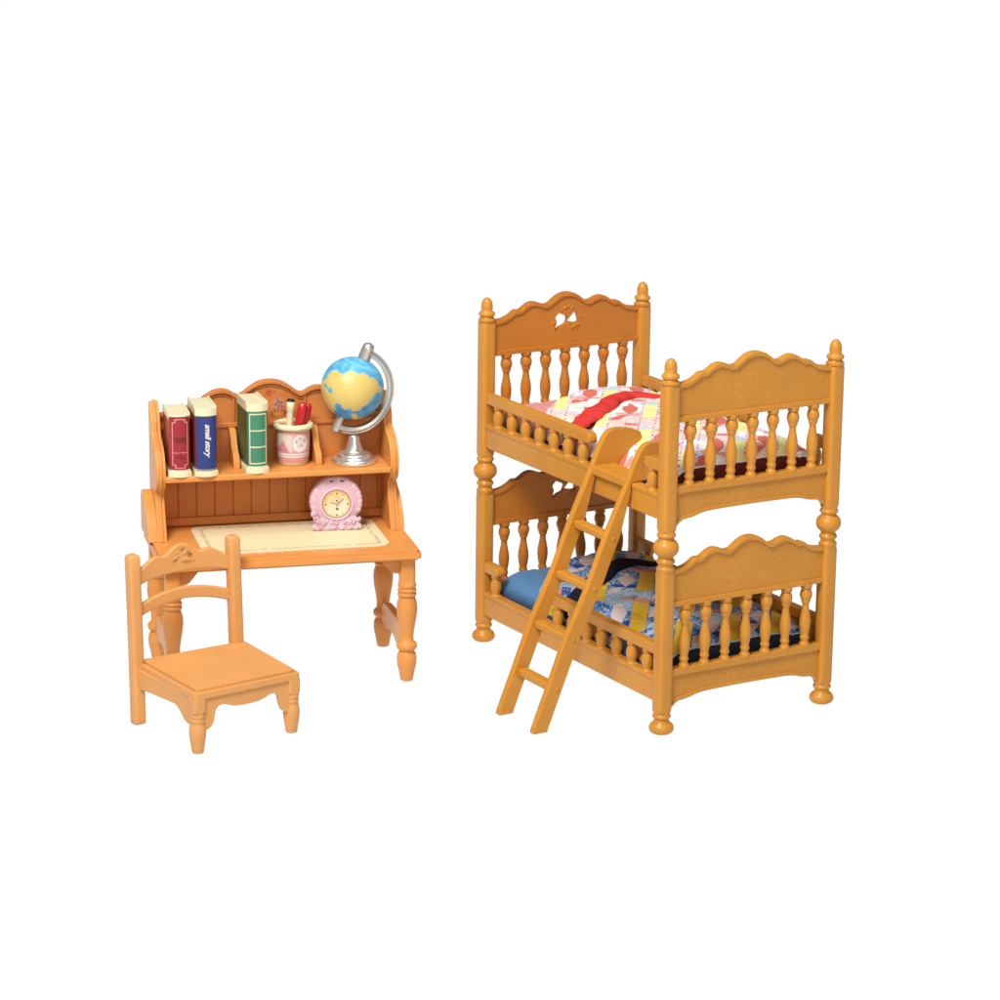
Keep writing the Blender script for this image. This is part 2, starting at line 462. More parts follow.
DIP = [0.0]
def dip(s, t):
    """bedding pressed down where the ladder hooks over the side"""
    st = lambda a, b, x: max(0, min(1, (x-a)/(b-a)))
    w = st(.13, .22, t)*(1-st(.42, .47, t)); w = w*w*(3-2*w)
    return DIP[0]*w*math.exp(-((s-.02)/.105)**2)
def topz(s, t):
    d = 1-min(1, abs((s-.325)/.315))**3.5
    z = .866+.026*d-.030*math.exp(-max(0, t-.045)/.05)
    z -= (.050+.020*max(0, 1-abs(t-.30)/.22))*math.exp(-max(0, s-.024)/(.020+.035*max(0, 1-abs(t-.30)/.22)))+.02*math.exp(-max(0, .626-s)/.015)
    z -= dip(s, t)
    z -= .0075*(1-abs(noise.noise(Vector((s*6+t*4, t*5-s*2, 3.3)))))**9
    z += .0035*noise.noise(Vector((s*9, t*9, 1.3)))+.0018*noise.noise(Vector((s*26+t*8, t*26, 4.1)))
    z += .004*math.sin((s*.8+t*.55)*38)*math.exp(-((t-.55)/.25)**2)*.35
    return z

UP = dict(strip=lin(250, 240, 158), g=[lin(248, 238, 234), lin(208, 212, 240), lin(246, 200, 192), lin(250, 226, 206)], petal=lin(222, 112, 92),
          petal2=lin(236, 160, 150), rect=lin(226, 122, 100), dot=lin(190, 60, 70), cell2=lin(196, 222, 236), speck=lin(255, 252, 248), sp=.05, line=lin(190, 170, 200))
LO = dict(strip=lin(226, 186, 48), g=[lin(84, 132, 188), lin(48, 98, 170), lin(150, 186, 212), lin(40, 84, 158)], petal=lin(214, 200, 202),
          petal2=lin(28, 70, 160), rect=lin(208, 138, 122), dot=lin(34, 66, 46), cell2=lin(196, 206, 190), speck=lin(206, 222, 238), sp=.13, line=lin(60, 70, 130))

def pattern(s, t, C):
    p = .8*s-.6*t; q = .6*s+.8*t
    P, Q = .157, .36
    x0 = p+.102; k = math.floor(x0/P+.5); x = x0-k*P
    w = .0015*noise.noise(Vector((s*90, t*90, 2)))
    x += w
    qq = (q-.277-.235*(-k))/.36; qk = math.floor(qq); qf = (qq-qk)*.36
    cellrnd = noise.random() if False else (math.sin(k*12.9898+qk*78.233)*43758.5453) % 1
    # ground
    n = noise.noise(Vector((s*8, t*8, 3.7))); n2 = noise.noise(Vector((s*24, t*24, 9.1)))
    gi = (0 if n > .16 else (1 if n > -.02 else (2 if n > -.34 else 3)))
    if C is UP and gi == 2 and ((s*130) % 1 < .42) and ((t*130) % 1 < .42): gi = 0
    c = C['g'][gi]
    if noise.noise(Vector((s*150, t*150, .5))) > .42-C['sp']: c = C['speck']
    up = C is UP
    if abs(x) < (.0215 if up else .0275):
        if qf < (.20 if up else .24): c = C['strip']
        elif qf < .285: c = C['strip'] if not up and (k % 2) else (C['cell2'] if up and qf < .24 else C['rect'] if not up else c)
    elif abs(x) < .0315:
        if ((q+.5*w) % .026) < .0085 and abs(abs(x)-(.0265 if up else .0296)) < (.0034 if up else .0019): c = C['dot']
    else:
        xs = x if x > 0 else x+P          # 0..P, block centre at P/2
        bx = xs-P/2; kb = k if x > 0 else k-1
        qb = (q-.69+.235*(kb+1)); qb = (qb+.18) % .36-.18
        # flower with four petals
        for (ang, off, ln, wd, col) in ((20, .034, .036, .015, 'petal2'), (165, .036, .040, .016, 'petal2'), (93, .080, .078, .0265, 'petal'), (232, .064, .066, .0190, 'petal')):
            a = math.radians(ang); ux, uq = math.cos(a), math.sin(a)
            dx, dq = bx-.012-ux*off, qb-uq*off
            al = dx*ux+dq*uq; ac = -dx*uq+dq*ux
            if abs(al) < ln and abs(ac) < wd*(1-(al/ln)**2): c = C[col]
        if -.165 < qb < -.13 and bx > .004: c = C['rect']
        if abs(math.hypot(bx-.01, qb)-.118) < .0012: c = C['line']
    return c

def interp_b(pts, x):
    for a, b in zip(pts, pts[1:]):
        if x <= b[0]: return a[1]+(b[1]-a[1])*(x-a[0])/(b[0]-a[0])
    return pts[-1][1]
B_MAIN = [(.035, .505), (.047, .522), (.095, .600), (.139, .648), (.253, .741), (.384, .842), (.454, .874), (.534, .842), (.615, .79)]
B_RLO = [(.035, .610), (.08, .641), (.198, .693), (.29, .765), (.384, .857), (.454, .887), (.534, .845), (.615, .785)]
B_RUP = [(.035, .700), (.068, .723), (.22, .845), (.373, .957), (.44, .985), (.49, .972), (.547, .885), (.615, .815)]
B_RUP = [(a, interp_b(B_RLO, a)+(b-interp_b(B_RLO, a))*.84) for a, b in B_RUP]
B_HEAD = [(.035, .835), (.061, .868), (.131, .937), (.213, 1.0), (.345, 1.081), (.428, 1.096), (.615, 1.105)]

def make_mattress(name, label, dz, mat, s0, s1, mat_col):
    bm = bmesh.new()
    def f(u, v):
        s = s0+(s1-s0)*u; t = .078+(1.052)*v
        # rounded corners at the head
        e = min(s-s0, s1-s)/(.085 if dz == 0 else .065); h = min((t-.078), (1.13-t))/.06
        z = .800+.072*(1-math.exp(-2.6*max(0, e)))+.0
        z -= .022*math.exp(-3*max(0, h))
        if t > .98: # soft corner
            cut = max(0, (t-.98)/.15)
            s = s0+.018*cut**2+(s-s0)*(1-.03*cut**2) if s < .3 else s
        z += .004*noise.noise(Vector((s*12, t*12, 5)))+.003*noise.noise(Vector((s*34, t*22, 8)))-.006*(1-abs(noise.noise(Vector((s*9, t*7, 2.2)))))**9
        z -= (dip(s, t) if dz == 0 else 0)
        return (s, t, max(.776, z)+dz)
    V = grid(bm, 60, 90, f)
    loop = [V[i][0] for i in range(60)]+[V[59][j] for j in range(1, 90)]+[V[i][89] for i in range(58, -1, -1)]+[V[0][j] for j in range(88, 0, -1)]
    low = [bm.verts.new((v.co.x, v.co.y, .772+dz)) for v in loop]
    for i in range(len(loop)):
        j = (i+1) % len(loop); bm.faces.new((loop[i], low[i], low[j], loop[j]))
    bm.faces.new(low)
    o = obj('mattress', bm, mat, ang=70)
    paint(o, lambda c: tuple(k*(1 if c.z-dz > .842 else (.16 if c.z-dz < .80 else .16+.84*(c.z-dz-.80)/.042)) for k in mat_col))  # sides darkened downward in the colour, as shade behind the rails
    o.location = place(F_BED, 0, 0, 0); o.rotation_euler = (0, 0, F_BED[2])
    tag(o, label, 'mattress')
    return o
DIP[0] = .080
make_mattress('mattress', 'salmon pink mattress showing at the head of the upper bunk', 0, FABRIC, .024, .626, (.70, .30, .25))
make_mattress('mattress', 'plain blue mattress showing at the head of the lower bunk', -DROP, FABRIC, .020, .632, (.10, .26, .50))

def make_quilt(dz, C, foldmat, lining, label, foldlabel):
    q = thing('quilt', label, 'quilt', F_BED, (0, 0, dz))
    s0, s1 = .024, .622
    def sheet(name, lo, hi, lift, nu, nv, mat, painted_=True, bulge=0.0, parent=q, edge=.012):
        bm = bmesh.new()
        def f(u, v):
            s = s0+(s1-s0)*u; a = interp(lo, s) if not isinstance(lo, float) else lo; b = interp(hi, s)
            t = a+(b-a)*v
            z = topz(s, t)+lift+bulge*math.sin(PI*min(1, max(0, v)))**.7
            ed = min(v*(b-a), (1-v)*(b-a), (s-s0), (s1-s))
            z -= edge*math.exp(-ed/.006)
            return (s, t, z)
        V = grid(bm, nu, nv, f)
        o = obj(name, bm, mat, parent, ang=80)
        if painted_: paint(o, lambda c: pattern(c.x, c.y, C))
        return o
    sheet('head_section', [(a, b-.05) for a, b in B_RUP], B_HEAD, .011, 190, 110, FABRIC)
    sheet('quilt_top', .052, B_MAIN, .014, 210, 280, FABRIC)
    fo = sheet('turned_fold', B_RLO, B_RUP, .014, 120, 30, foldmat, False, bulge=.007)
    # hem piping across the foot end and the dark lining hanging below it
    bm = bmesh.new()
    n = 80
    tube(bm, [(s0+(s1-s0)*i/n, .0505, topz(s0+(s1-s0)*i/n, .052)+.0025) for i in range(n+1)], .0030, seg=8)
    obj('hem_piping', bm, plastic('hem_cloth', tuple(C['speck']), rough=.8, bump=0) , q)
    bm = bmesh.new()
    grid(bm, 90, 10, lambda u, v: (s0+.004+(s1-s0-.008)*u, .050-.006*math.sin(v*3)+.003*noise.noise(Vector((u*30, v*2, 7))), topz(s0+(s1-s0)*u, .052)*(1-v)+.775*v))
    obj('lining', bm, lining, q, ang=80)
    return q
make_quilt(0, UP, REDCLOTH, RED_SHADE, 'pink and yellow patchwork quilt with a red fold on the upper bunk', 'red fold')
DIP[0] = 0
make_quilt(-DROP, LO, NAVYCLOTH, TEAL, 'blue patchwork quilt with a black fold on the lower bunk', 'black fold')

# ================================================================== DESK WITH HUTCH
desk = thing('writing_desk', 'orange toy writing desk with a shelf hutch and turned legs', 'desk', F_DESK)
DW, DD, ZT = .8032, .4004, .4771
def desk_leg():
    h = .0222
    pr = [(0, .0185), (.004, .0200), (.03, .0225), (.055, .0260), (.078, .0272), (.096, .0255), (.106, .0215), (.110, .0225), (.114, .0262), (.122, .0280), (.131, .0275), (.138, .0240), (.143, .0205),
          (.165, .0205), (.19, .0225), (.225, .0262), (.255, .0280), (.280, .0268), (.297, .0235), (.301, .0230), (.304, .0255), (.310, .0262), (.315, .0235), (.319, .0255), (.325, .0262), (.330, .0230), (.335, .0245), (.341, .0260),
          (.347, .0240, 3), (.352, h, 5), (.36, h, 5), (.443, h, 5)]
    bm = bmesh.new(); loft(bm, [(p[0], (.0222+(p[1]-.0222)*1.45)*1.17)+tuple(p[2:]) for p in pr], seg=36); return bm
leg0 = obj('leg', desk_leg(), DESK, desk, ang=50)
for k, (s, t) in enumerate(((0, 0), (DW, 0), (0, DD), (DW, DD))):
    if k == 0: leg0.location = (s, t, 0)
    else: copy_part(leg0, desk, (s, t, 0))
bm = bmesh.new()
def rrect(x0, x1, y0, y1, r, n=6):
    out = []
    for cx, cy, a0 in ((x1-r, y1-r, 0), (x0+r, y1-r, 90), (x0+r, y0+r, 180), (x1-r, y0+r, 270)):
        for k in range(n+1):
            a = math.radians(a0+90*k/n); out.append((cx+r*math.cos(a), cy+r*math.sin(a)))
    return out
plate(bm, rrect(-.041, .843, -.054, .425, .012), ZT-.031, ZT-.012, 'st')
plate(bm, rrect(-.034, .836, -.047, .422, .012), ZT-.013, ZT, 'st')
plate(bm, rrect(-.032, .834, -.045, .422, .012), ZT-.038, ZT-.030, 'st')
obj('desktop', bm, DESK, desk, bevel=.005, seg=3, ang=45)
bm = bmesh.new()
for s in (-.006, DW-.006):
    box(bm, s, s+.012, .018, DD-.018, .372, .441)
split(obj('apron', bm, DESK, desk, bevel=.002))
for s0, s1 in ((.020, .100), (DW-.020, DW-.100)):
    for t in (-.002,):
        bm = bmesh.new(); plate(bm, [(s0, .441), (s1, .441), (s0+(s1-s0)*.50, .392), (s0+(s1-s0)*.35, .384), (s0, .380)], t, t+.014, 'sz')
        obj('corner_bracket', bm, DESK, desk, bevel=.002)
for s in (0, DW):
    bm = bmesh.new()
    top = smooth_line([(.010, .128), (.025, .150), (.06, .176), (.10, .184), (.20, .188), (.30, .184), (.34, .176), (.375, .150), (.39, .128)], 4)
    bot = smooth_line([(.39, .108), (.36, .098), (.31, .092), (.27, .100), (.20, .112), (.13, .100), (.09, .092), (.04, .098), (.01, .108)], 4)
    plate(bm, top+bot, s-.013, s+.013, 'tz')
    obj('side_stretcher', bm, DESK, desk, bevel=.004, seg=3, ang=45)

# hutch
side_prof = smooth_line([(.408, .905), (.398, .925), (.385, .932), (.371, .918), (.358, .895), (.343, .872), (.336, .850), (.328, .826), (.300, .812), (.262, .796), (.232, .770), (.216, .735), (.214, .695)], 4) + \
    smooth_line([(.226, .668), (.244, .652), (.262, .645), (.268, .632), (.262, .600), (.246, .562), (.226, .520), (.208, .478)], 4)
def side_panel(x0, x1, outer):
    root = thing_part('hutch_side', desk, (0, 0, 0))
    bm = bmesh.new(); plate(bm, side_prof+[(.408, .478)], x0, x1, 'tz')
    obj('panel', bm, DESK, root, bevel=.005, seg=3, ang=45)
    # lip following the curved front edge
    out = smooth_line([(.412, .590), (.398, .612), (.378, .624), (.358, .620), (.330, .604), (.290, .584), (.256, .556), (.230, .520), (.212, .478)], 4)
    a, b = (x0-.032, x0) if outer < 0 else (x1, x1+.020)
    bm = bmesh.new(); plate(bm, out+[(.412, .478)], a, b, 'tz')
    obj('scroll_bracket', bm, DESK, root, bevel=.005, seg=3, ang=45)
    bm = bmesh.new()
    mid = (x0+x1)/2
    tube(bm, [(mid, t-.001, z) for t, z in side_prof[6:]], .0050, seg=10)
    obj('edge_bead', bm, DESK, root)
side_panel(-.018, .013, -1); side_panel(.790, .820, 1)
ch = [(.010, .880), (.05, .893), (.10, .903), (.14, .916), (.170, .937), (.200, .955), (.232, .961), (.258, .955), (.278, .943), (.292, .940), (.308, .948), (.335, .968), (.365, .983), (.3995, .988)]
hc = smooth_line(ch+[(.799-a, b) for a, b in ch[-2::-1]], 4)
bm = bmesh.new(); plate(bm, hc+[(.797, .478), (.002, .478)], .398, .410, 'sz')
obj('back_panel', bm, DESK_SHADE, desk, bevel=.002)
bm = bmesh.new()
ribbon(bm, [(a, b+.001) for a, b in hc], .015, .386, .4115)
ribbon(bm, [(a, b-.019) for a, b in hc], .005, .392, .399)
bar(bm, .008, .795, .388, .399, .826, .842)
bar(bm, .008, .795, .385, .399, .484, .512)
for s in (.272, .520): bar(bm, s, s+.007, .391, .399, .840, .935)
obj('back_moulding', bm, DESK_SHADE, desk, bevel=.003, seg=3, ang=45)
bm = bmesh.new()
x = .0145
while x < .79:
    bar(bm, x, x+.0608, .3925, .3988, .511, .684); x += .0640
obj('panelling', bm, DESK_SHADE, desk, bevel=.002)
bm = bmesh.new(); bar(bm, .012, .791, .207, .399, .683, .7035)
obj('shelf', bm, DESK, desk, bevel=.005, seg=3)
dv = smooth_line([(.392, .826), (.372, .822), (.352, .806), (.338, .785), (.322, .765), (.298, .750), (.283, .735), (.279, .712), (.279, .7034)], 4)
for s in (.266, .551):
    bm = bmesh.new(); plate(bm, dv+[(.392, .7034)], s-.0105, s+.0105, 'tz')
    obj('divider', bm, DESK, desk, bevel=.003, seg=3, ang=45)
# printed flowers on the crest
def disc(bm, cx, cz, r, y, th=.0008, sx=1, n=18, rot=0):
    pts = [(cx+r*sx*math.cos(a)*math.cos(rot)-r*math.sin(a)*math.sin(rot), cz+r*sx*math.cos(a)*math.sin(rot)+r*math.sin(a)*math.cos(rot)) for a in (2*PI*k/n for k in range(n))]
    plate(bm, pts, y-th, y, 'sz')
bm = bmesh.new()
for a in range(5): disc(bm, .398+.0075*math.cos(a*1.2566+.3), .941+.0075*math.sin(a*1.2566+.3), .0058, .3975)
disc(bm, .417, .9435, .0038, .3975); disc(bm, .380, .930, .004, .3975)
split(obj('flower_print', bm, DECALR, desk))
bm = bmesh.new()
for a in range(5): disc(bm, .434+.013*math.cos(a*1.2566), .898+.014*math.sin(a*1.2566), .012, .3975)
for a in range(4): disc(bm, .386+.008*math.cos(a*1.57), .893+.008*math.sin(a*1.57), .007, .3975)
split(obj('flower_print', bm, DECALP, desk))
bm = bmesh.new()
for i in range(13):
    a = i*.52; disc(bm, .430+.024*math.cos(a), .868+.013*math.sin(a), .0038, .3962 if i % 2 else .3966, sx=1.5, rot=a)
split(obj('leaf_print', bm, plastic('dull_print', (.42, .13, .04), bump=0), desk))

# ------------------------------------------------------------------ desk mat
def mat_paint(c):
    x, y = c.x, c.y     # local, origin at the mat's centre
    hx, hy = .320, .183
    d = min(hx-abs(x), hy-abs(y))
    cr = .05
    if abs(x) > hx-cr and abs(y) > hy-cr:
        d = cr-math.hypot(abs(x)-(hx-cr), abs(y)-(hy-cr))
    base = lin(242, 228, 184)
    if d < .004: return lin(236, 216, 178)
    ux = x if (hy-abs(y)) < (hx-abs(x)) else y
    if .018 < d < .048:
        cell = math.floor(ux/.0125); f = ux-cell*.0125-.00625; rn = (math.sin(cell*91.7+(3 if y > 0 else 0)+(7 if x > 0 else 0))*4371.3) % 1
        corner = math.exp(-((hx-abs(x))**2+(hy-abs(y))**2)/.012)
        dd = d-.033-(.0035 if cell % 2 else -.0035)
        if (f/.0052)**2+((dd+f*(rn-.5))/.0027)**2 < 1 and rn > .28-.3*corner: return lin(104, 116, 76) if rn < .75 else lin(150, 112, 92)
        if abs(d-.033+.0025*math.sin(ux*250)) < .0007: return lin(170, 160, 112)
    if .047 < d < .049: return lin(232, 212, 160)
    return base
mat = None
bm = bmesh.new()
def matf(u, v):
    x = (u-.5)*.640; y = (v-.5)*.366
    cr = .042; hx, hy = .320, .183
    if abs(x) > hx-cr and abs(y) > hy-cr:
        dx, dy = abs(x)-(hx-cr), abs(y)-(hy-cr); r = math.hypot(dx, dy); m = max(dx, dy)
        if r > 0: x = math.copysign(hx-cr+dx*m/r, x); y = math.copysign(hy-cr+dy*m/r, y)
    return (x, y, .003)
V = grid(bm, 260, 150, matf)
loop = [V[i][0] for i in range(260)]+[V[259][j] for j in range(1, 150)]+[V[i][149] for i in range(258, -1, -1)]+[V[0][j] for j in range(148, 0, -1)]
low = [bm.verts.new((v.co.x, v.co.y, .0002)) for v in loop]
for i in range(len(loop)):
    j = (i+1) % len(loop); bm.faces.new((loop[i], low[i], low[j], loop[j]))
mat = obj('desk_mat', bm, MATM, ang=40); paint(mat, mat_paint)
mat.location = place(F_DESK, .432, .196, ZT); mat.rotation_euler = (0, 0, F_DESK[2])
tag(mat, 'cream desk mat with a printed leaf border on the desktop', 'desk mat')

# ------------------------------------------------------------------ books
ZS = .7036
def make_book(label, s, t, rot, w, d, h, cover_mat, side_mat, deco, cap=.027):
    r = thing('book', label, 'book', F_DESK, (s, t, ZS), rot, 'books standing on the hutch shelf')
    hw = w/2; bulge = .015
    arc = lambda x: -bulge*(1-(x/hw)**2)
    def section(e, back=0.0):
        n = 10; W = hw+e
        fr = [(-W+2*W*k/n, -e-bulge*(1-((-W+2*W*k/n)/W)**2)) for k in range(n+1)]
        return fr+[(W, d+e), (-W, d+e)]
    bm = bmesh.new(); plate(bm, section(.0045), 0, .017, 'st'); plate(bm, section(.0005), .017, .026, 'st')
    obj('base', bm, CREAM, r, bevel=.004, seg=3, ang=45)
    bm = bmesh.new()
    plate(bm, section(.0015), h-cap-.003, h-.003, 'st')
    # two boards stand a little above the page block
    for sx in (-1, 1):
        a, b = sorted((sx*(hw-.006), sx*(hw+.002)))
        box(bm, a, b, .004, d+.001, h-.02, h+.002)
    obj('pages', bm, CREAM, r, bevel=.003, seg=3, ang=45)
    bm = bmesh.new(); plate(bm, section(0), .024, h-cap-.002, 'st')
    obj('cover', bm, side_mat, r, bevel=.002)
    def strip(bm, x0, x1, z0, z1, off, n=8):
        A = []; 
        for k in range(n+1):
            x = x0+(x1-x0)*k/n; y = arc(x)-off
            A.append((bm.verts.new((x, y, z0)), bm.verts.new((x, y, z1)), bm.verts.new((x, y+.0012, z0)), bm.verts.new((x, y+.0012, z1))))
        for a, b in zip(A, A[1:]):
            bm.faces.new((a[0], b[0], b[1], a[1])); bm.faces.new((a[1], b[1], b[3], a[3])); bm.faces.new((a[0], a[2], b[2], b[0]))
        bm.faces.new((A[0][0], A[0][1], A[0][3], A[0][2])); bm.faces.new((A[-1][0], A[-1][2], A[-1][3], A[-1][1]))
    bm = bmesh.new(); strip(bm, -hw+.001, hw-.001, .026, h-cap-.004, .0012, 14)
    obj('spine', bm, cover_mat, r, ang=60)
    deco(r, strip, arc, hw, h)
    return r

def deco_red(r, strip, arc, hw, h):
    a = hw-.008; z0, z1 = .031, h-.016; lw = .0032
    bm = bmesh.new()
    strip(bm, -a, -a+lw, z0+.014, z1-.014, .002); strip(bm, a-lw, a, z0+.014, z1-.014, .002)
    strip(bm, -a+.012, a-.012, z0, z0+lw, .002); strip(bm, -a+.012, a-.012, z1-lw, z1, .002)
    strip(bm, -a+.004, a-.004, z0+.053, z0+.0555, .002)
    for sx in (-1, 1):
        for zc, dz in ((z0, 1), (z1, -1)):
            x0, x1 = sorted((sx*(a-.013), sx*(a-.009))); zz = sorted((zc, zc+dz*.012))
            strip(bm, x0, x1, zz[0], zz[1], .002)
            x0, x1 = sorted((sx*(a-.011), sx*(a))); zz = sorted((zc+dz*.011, zc+dz*.0145))
            strip(bm, x0, x1, zz[0], zz[1], .002)
    obj('border_print', bm, PINKLINE, r)
    bm = bmesh.new()
    for z, w in ((.136, .020), (.131, .016), (.1265, .021), (.121, .012), (.072, .006), (.066, .012), (.083, .004)): strip(bm, -w, w, z, z+.0026, .002)
    split(obj('title_print', bm, DKRED, r))

def deco_blue(r, strip, arc, hw, h):
    cu = bpy.data.curves.new('title', 'FONT'); cu.body = 'small story'; cu.size = .0275; cu.shear = .35; cu.align_x = 'CENTER'; cu.align_y = 'CENTER'; cu.extrude = .0004; cu.offset = .0006
    cu.space_character = .93
    tmp = bpy.data.objects.new('tmp', cu); COL.objects.link(tmp)
    bpy.context.view_layer.update()
    me = bpy.data.meshes.new_from_object(tmp.evaluated_get(bpy.context.evaluated_depsgraph_get()))
    bpy.data.objects.remove(tmp)
    for v in me.vertices:
        x, y, z = v.co
        X = y+.004; Z = -x+.128
        v.co = (X, arc(X)-.0022-z, Z)
    me.materials.clear(); me.materials.append(WHITELINE); me.name = 'title_lettering'
    o = bpy.data.objects.new('title_lettering', me); COL.objects.link(o); o.parent = r
    bm = bmesh.new(); strip(bm, -hw+.001, hw-.001, .019, .0265, .001)
    obj('spine_band', bm, plastic('grey_band', (.34, .33, .30), bump=0), r)

def deco_green(r, strip, arc, hw, h):
    a = hw-.006; lw = .0030; z0, z1 = .033, h-.037
    bm = bmesh.new()
    strip(bm, -a, -a+lw, z0, z1, .0026); strip(bm, a-lw, a, z0, z1, .0026)
    n = 3
    for k in range(n+1):
        z = z0+(z1-z0-.0045)*k/n; strip(bm, -a+lw, a-lw, z, z+.0045, .0026)
    obj('border_print', bm, CREAMLINE, r)
# left-front corner positions measured on the shelf
make_book('red book with a pink bordered spine, first from the left on the shelf', .062, .219, .0, .070, .150, .219, REDBOOK, REDTRIM, deco_red, .006)
make_book('dark blue book with slanted white lettering on its spine', .151, .212, .02, .071, .155, .240, BLUEBOOK, REDTRIM, deco_blue)
make_book('green book with cream bars across its spine', .328, .222, math.radians(4), .071, .150, .246, GREENLBL, DKGREEN, deco_green)

# ------------------------------------------------------------------ pencil cup
cup = thing('pencil_cup', 'pink printed cup with a cream rim holding crayons on the shelf', 'cup', F_DESK, (.471, .334, ZS))
bm = bmesh.new(); n, m = 120, 70
def cupr(z): return .0485+.0085*min(1, z/.05)**.5+.001*(z/.11)
def cupf(u, v):
    a = 2*PI*u; z = .112*v; r = cupr(z); return (r*math.sin(a), -r*math.cos(a), z)
V = grid(bm, n+1, m, cupf)
bmesh.ops.remove_doubles(bm, verts=bm.verts, dist=1e-6)
bmesh.ops.contextual_create(bm, geom=[e for e in bm.edges if e.is_boundary and e.verts[0].co.z < .001])
loft(bm, [(.086, .0530), (.112, .0545)], seg=32)
body = obj('cup_body', bm, PAINT, cup, ang=50)
def cup_paint(c):
    a = math.atan2(c.x, -c.y+1e-9); x = math.sin(a); z = c.z     # x: -1..1 across the front
    pk = lin(232, 176, 172); wh = lin(244, 232, 226); gr = lin(196, 180, 178)
    if z < .010: return lin(230, 200, 150)
    if z < .026: return lin(226, 162, 156)
    if z < .031: return wh
    if z < .0335: return lin(178, 130, 132)
    if z < .040: return wh
    if z < .043: return lin(214, 150, 156)
    if z > .096: return lin(224, 176, 150)
    X = x+.02
    d = ((X-.28)/.46)**2+((z-.070)/.027)**2
    if d < 1:
        n_ = noise.noise(Vector((X*16, z*260, 2)))
        for (ex, ez, rx, rz) in ((.05, .077, .09, .007), (.29, .069, .06, .013), (.29, .085, .13, .004), (.54, .078, .09, .007), (.15, .064, .05, .005), (.42, .064, .05, .005)):
            if ((X-ex)/rx)**2+((z-ez)/rz)**2 < 1 and n_ > -.25: return gr
        return wh
    tri = abs(X+.72) < .34*(1-(z-.043)/.036) and z < .080
    if tri: return lin(222, 146, 146)
    if X < -.2: return lin(232, 214, 200) if (X*22) % 1 > .3 else lin(206, 176, 158)
    return pk
paint(body, cup_paint)
body.scale = (1, 1, 1.15)
bm = bmesh.new(); tube(bm, [(.0600*math.cos(a), .0600*math.sin(a), .135) for a in (2*PI*k/48 for k in range(48))], .0105, seg=14, closed=True)
obj('cup_rim', bm, CREAM, cup)
def stick(nm, label, cat, base, top, r, mat, cap, n=6):
    o = thing(nm, label, cat, F_DESK, (.471+base[0], .334+base[1], ZS))
    d = Vector((top[0]-base[0], top[1]-base[1], top[2]-base[2])); Ln = d.length
    M = Matrix.Translation((0, 0, base[2])) @ d.to_track_quat('Z', 'Y').to_matrix().to_4x4()
    bm = bmesh.new()
    if cap == 'black':
        loft(bm, [(0, r*.9), (.6*Ln, r), (.78*Ln, r*1.05), (.80*Ln, r*1.25), (.93*Ln, r*1.25), (.95*Ln, r*1.1)], seg=20, M=M)
        obj('barrel', bm, mat, o, ang=50)
        bm = bmesh.new(); loft(bm, [(.945*Ln, r*1.1), (.965*Ln, r*1.22), (.985*Ln, r*1.1), (1.0*Ln, r*.6)], seg=20, M=M)
        obj('cap', bm, BLACK, o)
    else:
        loft(bm, [(0, r*.8), (.70*Ln, r), (.93*Ln, r), (1.0*Ln, r*.62)], seg=8, M=M)
        obj('barrel', bm, mat, o, ang=30, bevel=.002)
    return o
stick('pen', 'cream pen with a black cap standing in the pink cup', 'pen', (-.018, .0, .045), (-.006, .004, .226), .0118, CREAM, 'black')
stick('crayon', 'red crayon leaning beside the cream pen in the cup', 'crayon', (.002, -.012, .05), (.036, -.006, .212), .0170, REDP, 'cut')
stick('crayon', 'red crayon at the far right of the pink cup', 'crayon', (.022, .010, .04), (.056, .012, .205), .0150, REDP, 'cut')

# ------------------------------------------------------------------ globe
GC = Vector((-.006, 0, .2625)); GR = .1085
globe = thing('globe', 'desk globe in blue and yellow on a silver stand', 'globe', F_DESK, (.680, .306, ZS))
bm = bmesh.new()
loft(bm, fine([(0, .076), (.003, .0790), (.010, .0795), (.016, .077), (.019, .068), (.021, .060), (.025, .0585), (.031, .057), (.035, .050), (.037, .040), (.040, .034), (.050, .0295), (.070, .0235), (.088, .0200), (.096, .0175), (.100, .010)], 2), seg=56)
obj('stand_base', bm, CHROME, globe, ang=50)
tilt = math.radians(22)
ax = Vector((math.sin(tilt), 0, math.cos(tilt)))
bm = bmesh.new()
pts = []
a0, a1 = math.radians(66), math.radians(-114)
for k in range(49):
    a = a0+(a1-a0)*k/48
    rr = .134+.012*math.exp(-((a+math.radians(75))/.7)**2)
    pts.append((GC.x+rr*math.cos(a)-.004, 0, GC.z+rr*math.sin(a)))
# flat curved band
ring = []
for i, p in enumerate(pts):
    c = Vector(p); r = (c-GC).normalized()
    w, th = .0155, .0085
    q = [c+r*th+Vector((0, -w*.85, 0)), c+r*th+Vector((0, w*.85, 0)), c+r*.002+Vector((0, w, 0)), c-r*th+Vector((0, w*.8, 0)), c-r*th+Vector((0, -w*.8, 0)), c+r*.002+Vector((0, -w, 0))]
    ring.append([bm.verts.new(x) for x in q])
for a, b in zip(ring, ring[1:]):
    for k in range(6): bm.faces.new((a[k], a[(k+1) % 6], b[(k+1) % 6], b[k]))
bm.faces.new(ring[0]); bm.faces.new(ring[-1][::-1])
arm = obj('meridian_arm', bm, SILVER, globe, bevel=.0015, ang=35)
bm = bmesh.new()
for rr_, zz in ((.1465, 1),):
    tube(bm, [(GC.x+(rr_+.012*math.exp(-((a+math.radians(75))/.7)**2))*math.cos(a)-.006, -.0125, GC.z+(rr_+.012*math.exp(-((a+math.radians(75))/.7)**2))*math.sin(a)) for a in (a0+(a1-a0)*k/48 for k in range(2, 46))], .0030, seg=8)
obj('arm_bead', bm, SILVER, arm)
Q = ax.to_track_quat('Z', 'Y').to_matrix().to_4x4()
bm = bmesh.new()
